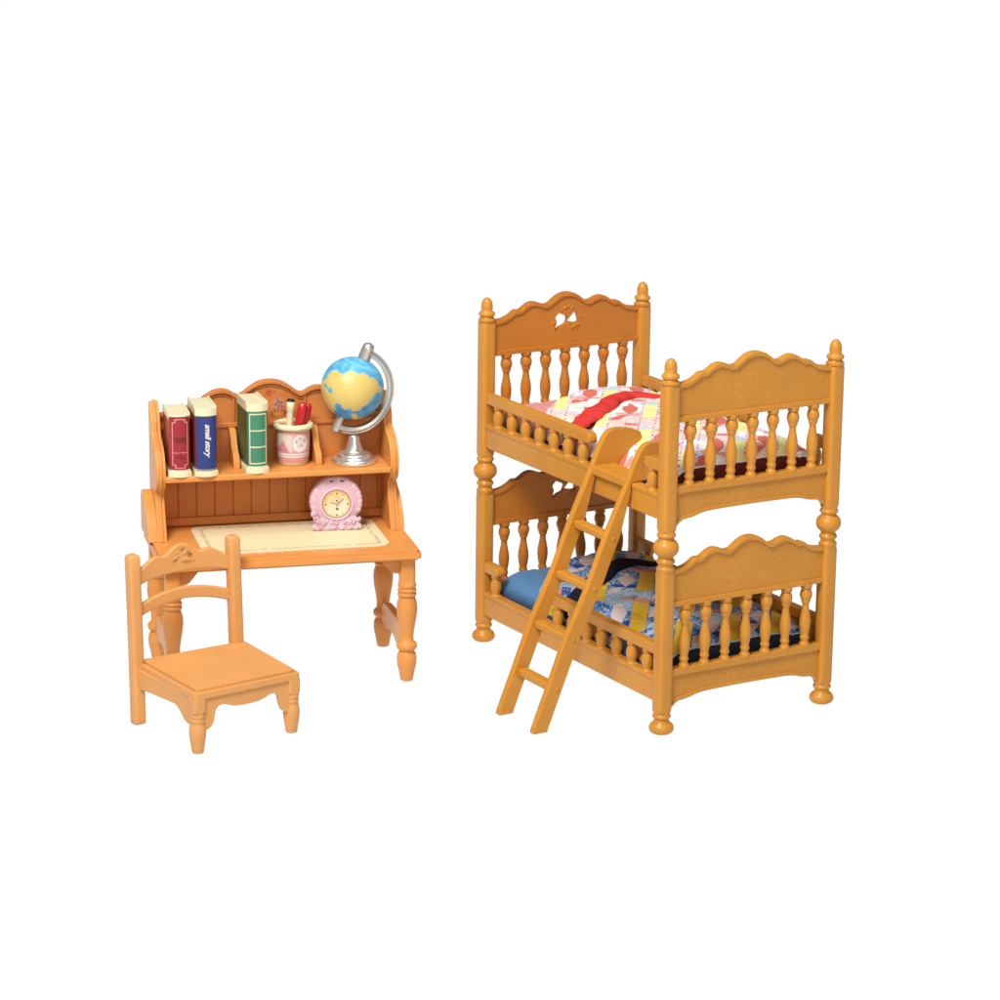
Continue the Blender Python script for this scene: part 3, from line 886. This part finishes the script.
loft(bm, fine([(.104, .018), (.108, .0222), (.125, .0218), (.142, .0218), (.155, .0205), (.164, .0145), (.168, .003)], 2), seg=24, M=Matrix.Translation(GC) @ Q)
obj('top_knob', bm, SILVER, globe)
bm = bmesh.new()
loft(bm, [(-.163, .008), (-.160, .0140), (-.148, .0155), (-.122, .0155), (-.106, .0140)], seg=20, M=Matrix.Translation(GC) @ Q)
obj('lower_pivot', bm, SILVER, globe)
bm = bmesh.new(); bmesh.ops.create_uvsphere(bm, u_segments=220, v_segments=130, radius=GR)
for v in bm.verts: v.co = v.co+GC
ball = obj('ball', bm, PAINT, globe, ang=80)
land = [(95, 460), (130, 440), (150, 400), (180, 350), (240, 345), (300, 385), (350, 380), (385, 350), (420, 335), (450, 360), (490, 385), (560, 372), (600, 395), (640, 425), (690, 430), (720, 470), (745, 520), (795, 545), (760, 600), (700, 620), (670, 660), (640, 700),
        (610, 745), (560, 770), (530, 800), (480, 820), (440, 830), (400, 790), (360, 812), (320, 790), (290, 735), (245, 725), (215, 740), (235, 790), (205, 850), (160, 800), (110, 730), (70, 660), (20, 560), (30, 480)]
land2 = [(430, 850), (480, 855), (500, 900), (600, 880), (640, 905), (560, 935), (470, 930), (420, 900)]
lake = [(145, 560), (175, 545), (208, 570), (198, 605), (160, 608)]
lake2 = [(95, 505), (120, 500), (150, 545), (135, 560)]
def inside(x, y, poly):
    c = False; j = len(poly)-1
    for i in range(len(poly)):
        (xi, yi), (xj, yj) = poly[i], poly[j]
        if (yi > y) != (yj > y) and x < (xj-xi)*(y-yi)/(yj-yi)+xi: c = not c
        j = i
    return c
# direction from the globe to the photograph's viewpoint, in the globe's own axes: which side of the printed sphere is turned to the front
_g = place(F_DESK, .672, .306, ZS+.2655); _v = (Vector((0, 0, 3.194))-_g).normalized()
_a = -F_DESK[2]; FV = Vector((_v.x*math.cos(_a)-_v.y*math.sin(_a), _v.x*math.sin(_a)+_v.y*math.cos(_a), _v.z))
RV = Vector((0, 0, 1)).cross(FV).normalized(); UV = FV.cross(RV)
def globe_paint(c):
    d = (c-GC)/GR; X = d.dot(RV); Y = d.dot(UV); f = d.dot(FV)
    w = noise.noise(d*9)*14+noise.noise(d*24)*9
    px = 433+371*X+w; py = 550-371*Y+noise.noise(d*11+Vector((5, 5, 5)))*12+noise.noise(d*30)*7
    la = d.dot(ax)
    if f > -.05:
        isl = inside(px, py, land) and not inside(px, py, lake) and not inside(px, py, lake2) or inside(px, py, land2)
        edge = (inside(px+16, py, land) and inside(px-16, py, land) and inside(px, py+16, land) and inside(px, py-16, land))
    else:
        n_ = noise.noise(d*2.3+Vector((3, 1, 7)))+.3*noise.noise(d*7); isl = n_ > .05; edge = n_ > .12
    if la > .90: isl = False
    if isl:
        k = noise.noise(d*6+Vector((9, 2, 1)))
        base = lin(224, 200, 118) if edge else lin(222, 204, 140)
        alt = lin(228, 188, 100)
        u = max(0, min(1, .5+k))
        return tuple(base[i]*(1-u*.6)+alt[i]*u*.6 for i in range(3))
    k = max(0, min(1, .45+.5*noise.noise(d*5)+.28*la))
    a, b = lin(36, 140, 200), lin(120, 206, 236)
    if .78 < la < .84 : k = .95
    return tuple(a[i]*(1-k)+b[i]*k for i in range(3))
paint(ball, globe_paint)

# ------------------------------------------------------------------ clock
clk = thing('clock', 'round pink toy clock with a flowered foot standing on the mat', 'clock', F_DESK, (.6065, .258, ZT+.003), math.radians(-4))
bm = bmesh.new()
R = .0925; cz = .0985
MX = Matrix.Translation((0, .006, cz)) @ Matrix.Rotation(PI/2, 4, 'X')
loft(bm, fine([(-.020, .080), (-.016, .088), (-.006, R), (.008, R-.001), (.018, R-.006), (.025, R-.018), (.028, R-.033)], 3), seg=72, M=MX)
body = obj('clock_body', bm, PINK, clk, ang=60)
# moulded frame ring
bm = bmesh.new()
tube(bm, [(.0545*math.cos(a), -.0215, cz-.004+.0545*math.sin(a)) for a in (2*PI*k/64 for k in range(64))], .0048, seg=12, closed=True)
obj('frame_ring', bm, PINKL, clk)
bm = bmesh.new()
MX2 = Matrix.Translation((0, -.0215, cz-.004)) @ Matrix.Rotation(PI/2, 4, 'X')
loft(bm, [(-.002, .0495), (.0024, .0495), (.0030, .048)], seg=56, M=MX2)
obj('dial_ring', bm, GOLD, clk)
bm = bmesh.new(); 
def dial(u, v):
    a = 2*PI*u; r = .0455*v; return (r*math.cos(a), -.0252, cz-.004+r*math.sin(a))
grid(bm, 97, 26, dial); bmesh.ops.remove_doubles(bm, verts=bm.verts, dist=1e-6)
dl = obj('dial', bm, PAINT, clk)
def dial_paint(c):
    x, z = c.x, c.z-(cz-.004); r = math.hypot(x, z)/.0455
    a = lin(238, 234, 204); b = lin(236, 196, 120); k = max(0, min(1, .25+.9*(-x*.3+z)/.0455*.6+.5*noise.noise(Vector((x*60, z*60, 0))))) 
    if r > .86: k = min(1, k+.35)
    return tuple(a[i]*(1-k)+b[i]*k for i in range(3))
paint(dl, dial_paint)
bm = bmesh.new()
def hand(ang, ln, w, y):
    a = math.radians(ang); ux, uz = math.cos(a), math.sin(a); px, pz = -uz*w, ux*w; z0 = cz-.004
    plate(bm, [(-ux*.004+px, z0-uz*.004+pz), (ux*ln*.8+px*.9, z0+uz*ln*.8+pz*.9), (ux*ln, z0+uz*ln), (ux*ln*.8-px*.9, z0+uz*ln*.8-pz*.9), (-ux*.004-px, z0-uz*.004-pz)], y-.0008, y, 'sz')
hand(160, .024, .0018, -.0262); hand(42, .034, .0013, -.0272)
disc(bm, 0, cz-.004, .003, -.0282)
obj('hands', bm, GOLD, clk)
bm = bmesh.new()
for k in range(12):
    a = k*PI/6; big = k % 3 == 0
    disc(bm, .0385*math.cos(a), cz-.004+.0385*math.sin(a), .0030 if big else .0013, -.0255)
disc(bm, 0, cz-.004+.012, .0032, -.0256); disc(bm, .001, cz-.004-.0165, .0048, -.0256)
split(obj('hour_marks', bm, plastic('olive_print', (.20, .15, .08), bump=0), clk))
bm = bmesh.new()
for x in (-.0185, .0185): plate(bm, rrect(x-.0065, x+.0065, cz+.0745, cz+.0780, .0016), -.0215, -.0150, 'sz')
split(obj('slot', bm, DARK, clk))
for k in range(22):
    a = math.radians(-20+220*k/21); bm = bmesh.new()
    blob(bm, (.0770*math.cos(a), -.0125, cz+.0770*math.sin(a)), .0140, sy=.50, sub=3)
    if not .3 < abs(math.cos(a)) < .0: obj('frame_scallop', bm, PINK if k % 2 else PINKL, clk)
# flowered foot
bm = bmesh.new()
plate(bm, smooth_line([(-.070, .042), (-.073, .030), (-.080, .020), (-.084, .008), (-.080, .001)], 4)+smooth_line([(.080, .001), (.086, .008), (.082, .022), (.076, .034), (.070, .046)], 4)+[(.03, .05), (-.03, .05)], -.022, .020, 'sz')
obj('foot', bm, PINK, clk, bevel=.006, seg=3, ang=50)
bm = bmesh.new(); bm2 = bmesh.new()
rnd = random.Random(4)
for (x, z, r, w) in ((-.082, .010, .013, 0), (-.064, .012, .012, 1), (-.028, .011, .013, 0), (-.008, .010, .010, 1), (.018, .010, .014, 0), (.052, .011, .012, 1), (.078, .012, .014, 0), (-.070, .032, .014, 1), (-.046, .034, .014, 0), (-.086, .062, .011, 0), (-.079, .047, .010, 1),
                     (.066, .036, .015, 0), (.082, .038, .010, 1), (.044, .030, .011, 0), (.0, .026, .009, 1), (.025, .027, .009, 1), (-.022, .028, .009, 0)):
    tgt = bm if w == 0 else bm2
    for k in range(5):
        a = k*2*PI/5+rnd.random(); blob(tgt, (x*.93+r*.55*math.cos(a), -.024+.0015*rnd.random(), max(r*.52, z+r*.55*math.sin(a))), r*.52, sy=.55, sub=2)
    blob(tgt, (x*.93, -.029, z), r*.34, sub=2)
obj('flower_relief', bm, PINKL, clk); obj('flower_relief', bm2, PINK, clk)

# ================================================================== CHAIR
chair = thing('chair', 'low orange toy chair with a scalloped backrest in front of the desk', 'chair', F_CHAIR)
SF = [(-.008, -.012), (.388, -.012), (.417, .372), (.008, .386)]      # seat corners
def inset(poly, d):
    cx = sum(p[0] for p in poly)/4; cy = sum(p[1] for p in poly)/4
    return [(x-math.copysign(d, x-cx), y-math.copysign(d, y-cy)) for x, y in poly]
def rounded(poly, r):
    out = []; n = len(poly)
    for i in range(n):
        p = Vector(poly[i]); a = (Vector(poly[i-1])-p).normalized(); b = (Vector(poly[(i+1) % n])-p).normalized()
        for k in range(7):
            u = k/6; q = p+a*r*(1-u)**2+b*r*u*u
            out.append((q.x, q.y))
    return out
bm = bmesh.new()
plate(bm, rounded(SF, .014), .183, .203, 'st')
obj('seat_frame', bm, CHAIR, chair, bevel=.005, seg=3, ang=45)
bm = bmesh.new()
plate(bm, rounded(inset(SF, .013), .018), .2025, .2135, 'st')
obj('seat', bm, CHAIR, chair, bevel=.006, seg=4, ang=45)
def chair_leg():
    h = .0235
    pr = [(0, .0180), (.003, .0192), (.02, .0215), (.045, .0255), (.065, .0275), (.083, .0268), (.096, .0235), (.101, .0225), (.105, .0245), (.112, .0250), (.116, .0228), (.120, .0248), (.127, .0252), (.131, .0230), (.135, .0240, 3), (.140, h, 5), (.150, h, 5), (.184, h, 5)]
    bm = bmesh.new(); loft(bm, pr, seg=36); return bm
l0 = obj('leg', chair_leg(), CHAIR, chair, ang=50); l0.location = (.012, .010, 0)
copy_part(l0, chair, (.366, .010, 0))
def back_post(s, t0, t1, z1, lab=None):
    bm = bmesh.new(); h = .0215; prof = []
    for k in range(15):
        u = k/14; prof.append((z1*u, u))
    rings = []
    zs = [0, .003]+[.02+(z1-.034)*k/12 for k in range(13)]+[z1-.008, z1-.003, z1]
    rs = [h*.9, h]+[h]*13+[h*.93, h*.80, h*.55]
    M = None; seg = 36; prev = None
    for z, r in zip(zs, rs):
        n = 4.5; cy = t0+(t1-t0)*(z/z1)**1.4; ring = []
        for k in range(seg):
            a = 2*PI*(k+.5)/seg; c, s_ = math.cos(a), math.sin(a); q = (abs(c)**n+abs(s_)**n)**(-1/n)
            ring.append(bm.verts.new((s+r*q*c, cy+r*q*s_, z)))
        if prev: 
            for k in range(seg): bm.faces.new((prev[k], prev[(k+1) % seg], ring[(k+1) % seg], ring[k]))
        else: bm.faces.new(ring[::-1])
        prev = ring
    bm.faces.new(prev)
    obj('back_post', bm, CHAIR, chair, ang=50)
back_post(.0, .368, .386, .571); back_post(.378, .360, .384, .577)
def bowed(outline_top, outline_bot, t0, bow, th, name, holes=None):
    """board between two lines, bowed backwards in its middle"""
    bm = bmesh.new(); n = 64
    def zi(line, s): return interp_lin(line, s)
    V = {}
    S = [.012+(.366-.012)*k/n for k in range(n+1)]
    for i, s in enumerate(S):
        y = t0+bow*(1-((s-.189)/.177)**2)
        zt, zb = zi(outline_top, s), zi(outline_bot, s)
        for j, (yy, zz) in enumerate(((y-th, zb), (y-th, zt), (y+th, zt), (y+th, zb))): V[i, j] = bm.verts.new((s, yy, zz))
    for i in range(n):
        for j in range(4): bm.faces.new((V[i, j], V[i+1, j], V[i+1, (j+1) % 4], V[i, (j+1) % 4]))
    bm.faces.new([V[0, j] for j in range(4)]); bm.faces.new([V[n, j] for j in (3, 2, 1, 0)])
    return obj(name, bm, CHAIR, chair, bevel=.005, seg=3, ang=40)
def interp_lin(pts, x):
    if x <= pts[0][0]: return pts[0][1]
    for a, b in zip(pts, pts[1:]):
        if x <= b[0]: return a[1]+(b[1]-a[1])*(x-a[0])/(b[0]-a[0])
    return pts[-1][1]
cc = [(.012, .512), (.035, .523), (.060, .538), (.080, .547), (.095, .549), (.108, .546), (.120, .545), (.134, .551), (.152, .565), (.172, .575), (.189, .577)]
ctop = smooth_line(cc+[(.378-a, b) for a, b in cc[-2::-1]], 4)
cb = [(.012, .462), (.05, .472), (.10, .479), (.15, .482), (.189, .483)]; cbot = smooth_line(cb+[(.378-a, b) for a, b in cb[-2::-1]], 4)
cr_ = bowed(ctop, cbot, .380, .016, .0095, 'crest_rail')
sb = [(.012, .395), (.05, .408), (.10, .420), (.15, .427), (.189, .429)]; st_ = smooth_line(sb+[(.378-a, b) for a, b in sb[-2::-1]], 4)
bowed(st_, [(a, b-.040) for a, b in st_], .378, .016, .0095, 'back_slat')
# carved flower on the crest rail; flat darker discs paint the recess shade
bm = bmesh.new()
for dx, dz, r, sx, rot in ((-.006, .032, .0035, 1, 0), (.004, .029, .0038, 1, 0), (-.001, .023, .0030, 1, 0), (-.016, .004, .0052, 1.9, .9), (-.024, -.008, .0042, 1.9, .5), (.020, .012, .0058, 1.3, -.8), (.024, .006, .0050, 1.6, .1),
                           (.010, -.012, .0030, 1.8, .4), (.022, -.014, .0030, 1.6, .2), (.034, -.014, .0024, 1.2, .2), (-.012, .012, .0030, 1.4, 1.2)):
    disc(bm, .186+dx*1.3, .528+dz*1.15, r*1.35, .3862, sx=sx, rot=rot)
split(obj('carving_shade', bm, CARVE, cr_))
for dx, dz, r in ((-.022, .006, .0065), (-.014, .012, .0055), (.010, .018, .006), (.016, -.004, .006), (.028, -.006, .005), (-.004, .038, .0045), (.004, -.006, .0045), (-.030, -.012, .005)):
    bm = bmesh.new(); blob(bm, (.186+dx, .3862, .526+dz), r, sx=1.4, sy=.35, sub=2)
    obj('carved_petal', bm, CHAIR, cr_)
# scalloped aprons
ah = [(.030, .190), (.030, .074), (.040, .076), (.052, .083), (.060, .093), (.065, .108), (.068, .120), (.070, .132), (.078, .144), (.090, .150), (.105, .149), (.120, .143), (.140, .137), (.165, .134), (.189, .1335)]
am = smooth_line(ah[2:]+[(.378-a, b) for a, b in ah[-2:1:-1]], 3)
bm = bmesh.new(); plate(bm, [(.022, .186), (.022, .076)]+am+[(.356, .076), (.356, .186)], -.006, .010, 'sz')
split(obj('apron', bm, CHAIR, chair, bevel=.003, seg=2, ang=40))
sm = smooth_line([(.040, .090), (.060, .094), (.078, .106), (.100, .124), (.130, .134), (.200, .131), (.28, .127), (.350, .122)], 3)
for s in (-.003, .364):
    bm = bmesh.new(); plate(bm, [(.025, .186), (.025, .088)]+sm+[(.352, .186)], s, s+.016, 'tz')
    split(obj('apron', bm, CHAIR, chair, bevel=.003, seg=2, ang=40))

# ================================================================== LIGHT
w = bpy.data.worlds.new('World'); sc.world = w; w.use_nodes = True
bgn = w.node_tree.nodes['Background']; bgn.inputs[0].default_value = (1, 1, 1, 1); bgn.inputs[1].default_value = .15
def area(name, loc, target, size, power, col=(1, 1, 1)):
    ld = bpy.data.lights.new(name, 'AREA'); ld.shape = 'RECTANGLE'; ld.size = size[0]; ld.size_y = size[1]; ld.energy = power; ld.color = col
    o = bpy.data.objects.new(name, ld); COL.objects.link(o); o.location = loc
    o.rotation_euler = (Vector(target)-Vector(loc)).to_track_quat('-Z', 'Y').to_euler()
    return o
area('key_softbox', (-2.3, 4.4, 7.2), (0, 9.4, .4), (2.6, 2.6), 900, (1, .985, .96))
area('front_fill', (1.2, 1.5, 3.6), (0, 9.4, .5), (3, 2), 130, (1, .985, .96))
area('overhead_softbox', (.6, 8.6, 6.5), (0.1, 9.4, .3), (4.0, 3), 160, (1, .99, .97))

# ================================================================== CAMERA
cam = bpy.data.cameras.new('camera'); co = bpy.data.objects.new('camera', cam); COL.objects.link(co)
pitch, roll, hgt, f = math.radians(14.7144), math.radians(.6987), 3.1943, 2965.78
fw = Vector((0, math.cos(pitch), -math.sin(pitch))); R0 = Vector((1, 0, 0)); U0 = Vector((0, math.sin(pitch), math.cos(pitch)))
R1 = R0*math.cos(roll)+U0*math.sin(roll); U1 = U0*math.cos(roll)-R0*math.sin(roll)
Mx = Matrix((R1, U1, -fw)).transposed().to_4x4(); Mx.translation = (0, 0, hgt)
co.matrix_world = Mx
cam.sensor_width = 36; cam.lens = f/1000*36; cam.clip_start = .1; cam.clip_end = 500
sc.camera = co
sc.view_settings.view_transform = 'Standard'; sc.view_settings.look = 'None'; sc.view_settings.exposure = 0; sc.view_settings.gamma = 1
sc.render.film_transparent = False
